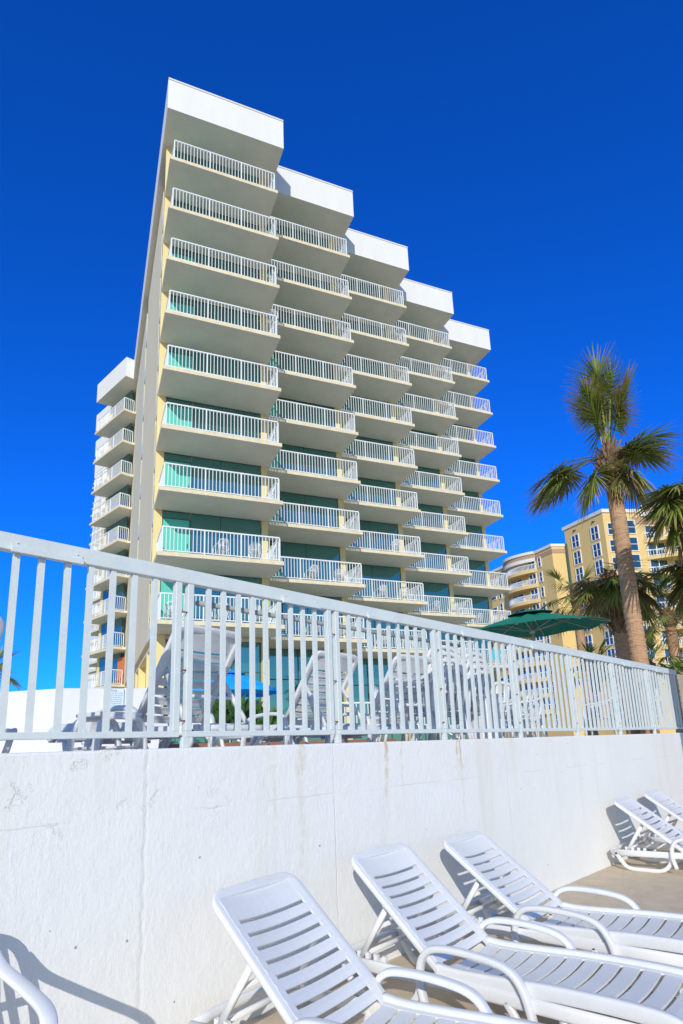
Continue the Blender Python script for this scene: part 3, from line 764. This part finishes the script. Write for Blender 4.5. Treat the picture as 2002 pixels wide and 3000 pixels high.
def palm(name_loc, H, r0, r1, fronds, label, boots=.5, lean=(0,0), dry=0.25, seed=1, trunk_from=0, width=.028, nl=44):
    rnd = random.Random(seed)
    t = thing('palm_tree', name_loc); tag(t, label, 'palm tree', 'palm trees beside the hotel')
    g = MB(); prof = []; n = int(H/.055); ringn = 18; vs = []; fs = []
    for i in range(n+1):
        z = H*i/n; k = i/n; rr = r0+(r1-r0)*k; rr += (.006 if i % 2 else -.004)*rnd.uniform(.3,1.3)
        if k < .05: rr += .02*(1-k/.05)
        cx, cy = lean[0]*k*k, lean[1]*k*k
        for j in range(ringn):
            a = 2*math.pi*j/ringn; q = rr + rnd.uniform(-.006,.006); vs.append((cx+q*math.cos(a), cy+q*math.sin(a), z + rnd.uniform(-.012,.012)))
    for i in range(n):
        for j in range(ringn): fs.append((i*ringn+j, i*ringn+(j+1)%ringn, (i+1)*ringn+(j+1)%ringn, (i+1)*ringn+j))
    g.add(vs, fs, 0, False); g.build('trunk', M_TRUNK, t)
    top = Vector((lean[0],lean[1],H))
    # old leaf bases
    g = MB()
    for i in range(int(70*boots/.5)):
        z = -boots*rnd.random()+.12; a = rnd.uniform(0,6.283); kk = 1 - abs((z+boots*.45)/(boots*.6))**2*.35
        p = top + Vector((math.cos(a)*r1*1.2*kk, math.sin(a)*r1*1.2*kk, z)); d = Vector((math.cos(a)*.55,math.sin(a)*.55,.85)).normalized()
        ln = rnd.uniform(.14,.28); s_ = Vector((-math.sin(a),math.cos(a),0)); q = p + d*ln
        g.add([p-s_*.05,p+s_*.05,q+s_*.022,q-s_*.022,p-d.cross(s_)*.03,q-d.cross(s_)*.02], [(0,1,2,3),(0,4,5,3),(1,4,5,2),(2,3,5)])
    g.lathe([(r1*.9,-boots),(r1*1.25,-boots*.6),(r1*1.3,-boots*.25),(r1*.9,.1),(.03,.3)], top, 14, 0, False)
    g.build('leaf_bases', M_BOOT, t)
    for i, (az, el, pet, bl, dr, *rest) in enumerate(fronds):
        g = MB(); off = rest[0] if rest else 0
        frond(g, top+Vector((math.cos(az)*.06,math.sin(az)*.06,off)), az, el, pet, bl, dr, nl=nl, seed=seed*100+i, width=width, tipbrown=.5 if i % 3 else .9, hang=.24 if el > 0 else .36)
        g.build('frond', M_FRONDDRY if rnd.random() < dry else M_FROND, t, attr=True)
    return t
# tall palm: upright tuft, a drooping arm to the left, a fan to the right
vr = -.42   # world azimuth (math) of "right in the picture" at this bearing
tall = []
rr = random.Random(5)
for i in range(15):
    tall.append((rr.uniform(0,6.28), R(rr.uniform(70,88)), rr.uniform(.5,1.0), rr.uniform(.58,.78), .15, rr.uniform(.0,.35)))
for i in range(8): tall.append((vr+math.pi+rr.uniform(-.35,.35), R(rr.uniform(2,26)), rr.uniform(.7,1.0), rr.uniform(.75,.95), 1.05, -.05))
for i in range(2): tall.append((vr+math.pi+rr.uniform(-.9,.9), R(rr.uniform(-20,0)), .35, .8, 1.3, -.15))
for i in range(7): tall.append((vr+rr.uniform(-.5,.5), R(rr.uniform(8,45)), rr.uniform(.22,.42), rr.uniform(.65,.85), .95, -.05))
for i in range(3): tall.append((vr+rr.uniform(-.5,.7), R(rr.uniform(-40,-15)), .3, .8, 1.0, -.2))
for i in range(4): tall.append((rr.uniform(0,6.28), R(rr.uniform(-75,-50)), .2, .55, .6, -.25))
palm((5.51,11.20,0), 7.15, .160, .140, tall, 'tall sabal palm with an upright tuft, nearest trunk beside the green umbrella', boots=.55, seed=3, dry=.25, width=.019, nl=54)
def crown(n, seed, lo=-35, hi=75, pet=(.5,.8), bl=(.75,.95), bias=None):
    r_ = random.Random(seed); out = []
    for i in range(n):
        e = lo + (hi-lo)*((i+.5)/n); az = i*2.399+r_.uniform(-.3,.3)
        out.append((az, R(e+r_.uniform(-8,8)), r_.uniform(*pet), r_.uniform(*bl), 1.0 if e < 50 else .5))
    return out
palm((6.12,13.10,0), 4.98, .17, .15, crown(30,11,-30,42,(.35,.6),(.58,.75)), 'short sabal palm just behind the tall palm trunk, bushy crown', boots=1.3, seed=4, dry=.2, width=.024)
palm((7.55,18.9,0), 6.0, .16, .13, crown(14,21,-40,70,(.4,.7),(.6,.8)), 'slender grey palm behind the green umbrella', boots=.3, seed=5, dry=.35, nl=30)
palm((6.05,9.60,0), 5.60, .18, .16, crown(28,31,-55,50,(.25,.45),(.58,.78)), 'palm crown cut by the right edge of the photo above the fence', boots=.6, seed=6, dry=.25)
palm((7.45,12.05,0), 4.95, .18, .16, crown(26,37,-50,45,(.25,.45),(.55,.72)), 'lower palm crown at the right edge, below the larger cut one', boots=.6, seed=8, dry=.25)
palm((9.25,16.75,0), 4.85, .17, .14, crown(16,41,-30,75,(.4,.6),(.6,.8)), 'small palm with orange brown trunk near the right edge of the photo', boots=.35, seed=7, dry=.2, nl=30)
# low clumps
def clump(loc, n, seed, label, h=.6):
    t = thing('palmetto', loc); tag(t, label, 'plant', 'low palmettos behind the fence')
    for i, a in enumerate(crown(n, seed, 0, 80, (.2,.45), (.45,.6))):
        g = MB(); frond(g, (0,0,h), *a, nl=26, seed=seed*31+i, width=.022, tipbrown=.4); g.build('frond', M_FROND, t, attr=True)
    g = MB(); g.lathe([(.12,0),(.10,h),(.02,h+.1)], (0,0,0), 10); g.build('trunk', M_BOOT, t)
clump((6.45,15.6,2.75), 14, 51, 'low palmetto left of the short palm trunk, just over the fence rail')
clump((7.75,15.2,2.75), 10, 52, 'low palmetto right of the tall palm trunk, just over the fence rail')
clump((-9.1,15.5,3.1), 12, 53, 'dark palm top at the left edge of the photo beyond the parapet', .7)
def shrub(loc, rx, rz, n, seed, label, m_, ll=.16, name='shrub'):
    r_ = random.Random(seed); g = MB()
    for i in range(n):
        a = r_.uniform(0,6.283); e = math.asin(r_.uniform(-.2,1)); q = r_.uniform(.35,1)**.6
        p = Vector((math.cos(a)*math.cos(e)*rx*q, math.sin(a)*math.cos(e)*rx*q, rz*.3+math.sin(e)*rz*q))
        d = (p.normalized() + Vector((r_.uniform(-.6,.6),r_.uniform(-.6,.6),r_.uniform(-.2,.8)))).normalized()
        s_ = d.cross(Vector((r_.uniform(-1,1),r_.uniform(-1,1),r_.uniform(-1,1)))).normalized(); l = ll*r_.uniform(.6,1.3)
        g.add([p, p+d*l*.5+s_*l*.2, p+d*l, p+d*l*.5-s_*l*.2], [(0,1,2,3)])
    t = thing(name, loc); tag(t, label, 'shrub')
    g.build('foliage', m_, t); g = MB()
    for k in range(5): a = k*1.26; g.sweep([(0,0,-.6),(math.cos(a)*rx*.4,math.sin(a)*rx*.4,rz*.5)], .03, .03, n=6)
    g.build('stems', M_BOOT, t); return t
shrub((9.5,16.2,3.0), .8, .5, 500, 61, 'bright green bush by the tan wall at the right edge', M_SHRUB)
shrub((-2.75,14.6,1.95), .75, .55, 420, 62, 'leafy green bush under the blue umbrella', M_DKLEAF, .3)
shrub((-2.0,15.2,1.95), .5, .4, 220, 63, 'smaller leafy bush right of the one under the blue umbrella', M_SHRUB, .26)

# ------------------------------------------------------------------ umbrellas
def umbrella(loc, r, rim, apex, n, m_, label, tilt=(0,0), rot=0, valance=.0, polebase=0, finial=True):
    t = thing('umbrella', loc); t.rotation_euler = (tilt[0],tilt[1],rot); tag(t, label, 'umbrella')
    g = MB(); vs = []; fs = []; m2 = 5; seg = n*4
    for i in range(m2+1):
        k = i/m2
        for j in range(seg):
            a = 2*math.pi*j/seg; w_ = abs(((j/4) % 1)-.5)*2; rr = r*k*(1-.075*(1-w_))
            z = apex-(apex-rim)*(k**1.15) - .05*math.sin(math.pi*k)*(1-w_)*1.0 + (.03*k*(1-w_) if i == m2 else 0)
            vs.append((rr*math.cos(a), rr*math.sin(a), z))
    for i in range(m2):
        for j in range(seg): fs.append((i*seg+j, i*seg+(j+1)%seg, (i+1)*seg+(j+1)%seg, (i+1)*seg+j))
    g.add(vs, fs, 0, False)
    if valance:
        o = m2*seg; n0 = len(g.v); g.v += [(g.v[o+j][0],g.v[o+j][1],g.v[o+j][2]-valance) for j in range(seg)]; g.col += [(0,0,0,1)]*seg
        for j in range(seg): g.f.append((o+j,o+(j+1)%seg,n0+(j+1)%seg,n0+j)); g.mi.append(0); g.sm.append(False)
    ob = g.build('canopy', m_, t); sol = ob.modifiers.new('cloth', 'SOLIDIFY'); sol.thickness = .006
    g = MB(); v_ = [(r*.30*math.cos(2*math.pi*j/seg), r*.30*math.sin(2*math.pi*j/seg), apex-(apex-rim)*(.27**1.15)+.045) for j in range(seg)]
    g.add(v_+[(0,0,apex+.06)], [(j,(j+1)%seg,seg) for j in range(seg)]); ob = g.build('vent_cap', m_, t); ob.modifiers.new('cloth','SOLIDIFY').thickness = .006
    g = MB(); g.lathe([(.024,polebase),(.024,apex+.05),(.0,apex+.09)], (0,0,0), 10); g.build('pole', M_ALU, t)
    hub = rim + (apex-rim)*.05
    g = MB(); g.lathe([(.03,hub-.08),(.05,hub-.06),(.05,hub),(.03,hub+.02)], (0,0,0), 10); g.build('hub', M_ALU, t)
    for j in range(n):
        a = 2*math.pi*j/n; c, s_ = math.cos(a), math.sin(a)
        g = MB(); pts = [(r*k*c, r*k*s_, apex-(apex-rim)*(k**1.15)-.022) for k in (.03,.25,.5,.75,.985)]
        g.sweep(pts, .016, .016, side=(-s_,c,0), n=6); rb = g.build('rib', M_ALU, t)
        g = MB(); k = .55; g.sweep([(.04*c,.04*s_,hub-.03),(r*k*c,r*k*s_,apex-(apex-rim)*(k**1.15)-.03)], .014, .014, side=(-s_,c,0), n=6); g.build('strut', M_ALU, rb)
    return t
umbrella((3.58,11.05,DECK), 1.35, 2.02, 2.36, 8, M_UMBG, 'dark green market umbrella open behind the right half of the fence', (R(2),R(-3)), .3, .0)
umbrella((-3.25,17.2,DECK), 1.45, 1.72, 2.28, 8, M_UMBB, 'bright blue umbrella in front of the hotel lobby glass', (0,0), .2, .10)

# ------------------------------------------------------------------ parapet with pool sign
def wall_run(pts, z0, z1, th, name, m_):
    g = MB(); n = len(pts); L_ = [Vector((*p,0)) for p in pts]
    for a, b in zip(L_, L_[1:]):
        d = (b-a).normalized(); nn = Vector((d.y,-d.x,0)); 
        g.prism([(a.x,a.y),(b.x,b.y),(b.x-nn.x*th,b.y-nn.y*th),(a.x-nn.x*th,a.y-nn.y*th)], z0, z1)
    return g.build(name, m_)
M_PARA = mat('parapet_paint', (.78,.79,.80), .75, noise=(1.2,.6,(.70,.71,.72)), bump=(18,.25))
g = MB(); pA, pB, pC = Vector((-9.6,9.2,0)), Vector((-3.72,7.98,0)), Vector((-2.55,8.47,0))
g.prism([(pA.x,pA.y),(pB.x,pB.y),(pC.x,pC.y),(pC.x-.1,pC.y+.3),(pB.x,pB.y+.32),(pA.x,pA.y+.3)], DECK-.1, 2.50)
o = bevel(g.build('parapet_wall', M_PARA), .02); tag(o, 'low white parapet wall on the pool deck behind the left end of the fence', 'wall')
sdir = (pC-pB).normalized(); sn = Vector((sdir.y,-sdir.x,0))
S = thing('pool_sign', pB + sdir*.50 + sn*.012 + Vector((0,0,2.20)), math.atan2(sdir.y,sdir.x))
tag(S, 'pale blue pool sign with dark lettering fixed to the white parapet', 'sign')
g = MB(); g.box((0,-.012,0), (.26,0,.29)); bevel(g.build('board', M_SIGN, S), .003)
def text(s_, x, z, size, parent, name='lettering'):
    cu = bpy.data.curves.new(name, 'FONT'); cu.body = s_; cu.size = size; cu.extrude = .001; cu.align_x = 'CENTER'
    tmp = bpy.data.objects.new(name, cu); COL.objects.link(tmp)
    dg = bpy.context.evaluated_depsgraph_get(); me = bpy.data.meshes.new_from_object(tmp.evaluated_get(dg)); bpy.data.objects.remove(tmp)
    me.materials.clear(); me.materials.append(M_BLUEW)
    o = bpy.data.objects.new(name, me); COL.objects.link(o); o.parent = parent; o.location = (x,-.0145,z); o.rotation_euler = (R(90),0,0); return o
text('POOL', .13, .255, .034, S)
text('NO DIVING', .13, .008, .046, S)
g = MB(); r_ = random.Random(3)
for i in range(7):
    z = .228-.027*i; x = .018
    while x < .235:
        l = r_.uniform(.012,.035); g.box((x,-.0145,z), (min(x+l,.244),-.0122,z+.010)); x += l+.008
g.build('small_print', mat('pale_letter', (.25,.38,.50), .6), S)

# ------------------------------------------------------------------ deck clutter
# terracotta kerb and grey planter kerb seen through the slot under the fence
g = MB(); g.box((4.2,9.0,DECK), (11.0,9.3,1.755)); o = g.build('pool_kerb', M_BRICK); o.rotation_euler[2] = WROT
tag(o, 'terracotta kerb along the pool seen under the bottom fence rail', 'kerb')
def deck_chair(t, y, rz, label, n=1):
    o = copy_tree(ch); o.location = W(t,y,DECK); o.rotation_euler = (0,0,WROT+rz); tag(o, label, 'chair', 'white resin chairs on the pool deck'); return o
deck_chair(6.35,4.6,R(-95), 'white resin chair behind the fence left of the ribbed bin, back to the camera')
deck_chair(6.95,5.6,R(-60), 'white resin chair behind the fence, half hidden by the ribbed bin')
deck_chair(8.35,4.9,R(60), 'white resin chair behind the fence right of the ribbed bin')
deck_chair(9.6,5.1,R(150), 'white resin chair left of the round table behind the fence')
deck_chair(10.9,5.9,R(-120), 'white resin chair right of the round table behind the fence')
deck_chair(10.3,6.4,R(-80), 'white resin chair on the far side of the round table behind the fence')
deck_chair(11.8,4.6,R(100), 'white resin chair under the last fence panels at the right')
def stack(t, y, rz, n, label):
    for i in range(n):
        o = copy_tree(ch); q = Vector((math.cos(WROT+rz),math.sin(WROT+rz),0)); o.location = W(t,y,DECK+.085*i)+q*.035*i; o.rotation_euler = (0,0,WROT+rz)
        tag(o, f'white resin chair, {ordn[i]} from the bottom of the {label}', 'chair', 'stacked white resin chairs')
stack(5.95,4.25,R(75),4,'left stack by the ribbed bin')
stack(6.75,4.35,R(85),4,'right stack by the ribbed bin')
# ribbed bin
b = thing('litter_bin', W(6.98,4.22,DECK)); tag(b, 'white ribbed round litter bin behind the fence', 'litter bin')
g = MB(); n = 48; vs = []; fs = []
for z in (0,.62):
    for j in range(n): a = 2*math.pi*j/n; r1 = .19+(.012 if (j//3) % 2 else 0); vs.append((r1*math.cos(a), r1*math.sin(a), z))
for j in range(n): fs.append((j,(j+1)%n,n+(j+1)%n,n+j))
g.add(vs, fs); g.build('body', M_RAIL, b)
g = MB(); g.lathe([(0,.60),(.20,.60),(.21,.615),(.21,.64),(.16,.66),(0,.665)], (0,0,0), 32); g.build('lid', M_RAIL, b)
# round table
t = thing('patio_table', W(10.2,5.6,DECK)); tag(t, 'round white resin patio table among the chairs behind the fence', 'table')
g = MB(); g.lathe([(0,.69),(.5,.69),(.53,.70),(.53,.725),(0,.73)], (0,0,0), 32); g.build('tabletop', M_PLAST, t)
for k in range(4):
    a = R(45+90*k); g = MB(); g.sweep([(.30*math.cos(a),.30*math.sin(a),.69),(.36*math.cos(a),.36*math.sin(a),0)], .06, .06, n=8); g.build('leg', M_PLAST, t)
# white rail by the lobby with a sloped stair section
lr = thing('lobby_railing', TX*7.6+TY*19.5+Vector((0,0,DECK)), TROT); tag(lr, 'white metal railing with sloping stair section before the lobby', 'railing')
g = MB(); railing_mesh((0,0), (4.2,0), .55, g, top=1.0, posts_n=2); g.build('level_section', M_RAIL, lr)
g = MB(); g.bar((4.25,0,1.55), (5.3,-.2,.95), .05, .05); g.bar((4.25,0,.65), (5.3,-.2,.1), .04, .04)
for k in range(8): x = 4.3+k*.14; g.box((x,-.19*(x-4.25)-.012,.65-.52*(x-4.25)), (x+.024,-.19*(x-4.25)+.012,1.55-.57*(x-4.25)))
g.build('stair_section', M_RAIL, lr)
g = MB(); railing_mesh((5.4,0), (9,0), 0, g, top=1.05, posts_n=2); g.build('level_section', M_RAIL, lr)

scene.render.engine = 'CYCLES'
scene.cycles.max_bounces = 8; scene.cycles.diffuse_bounces = 5
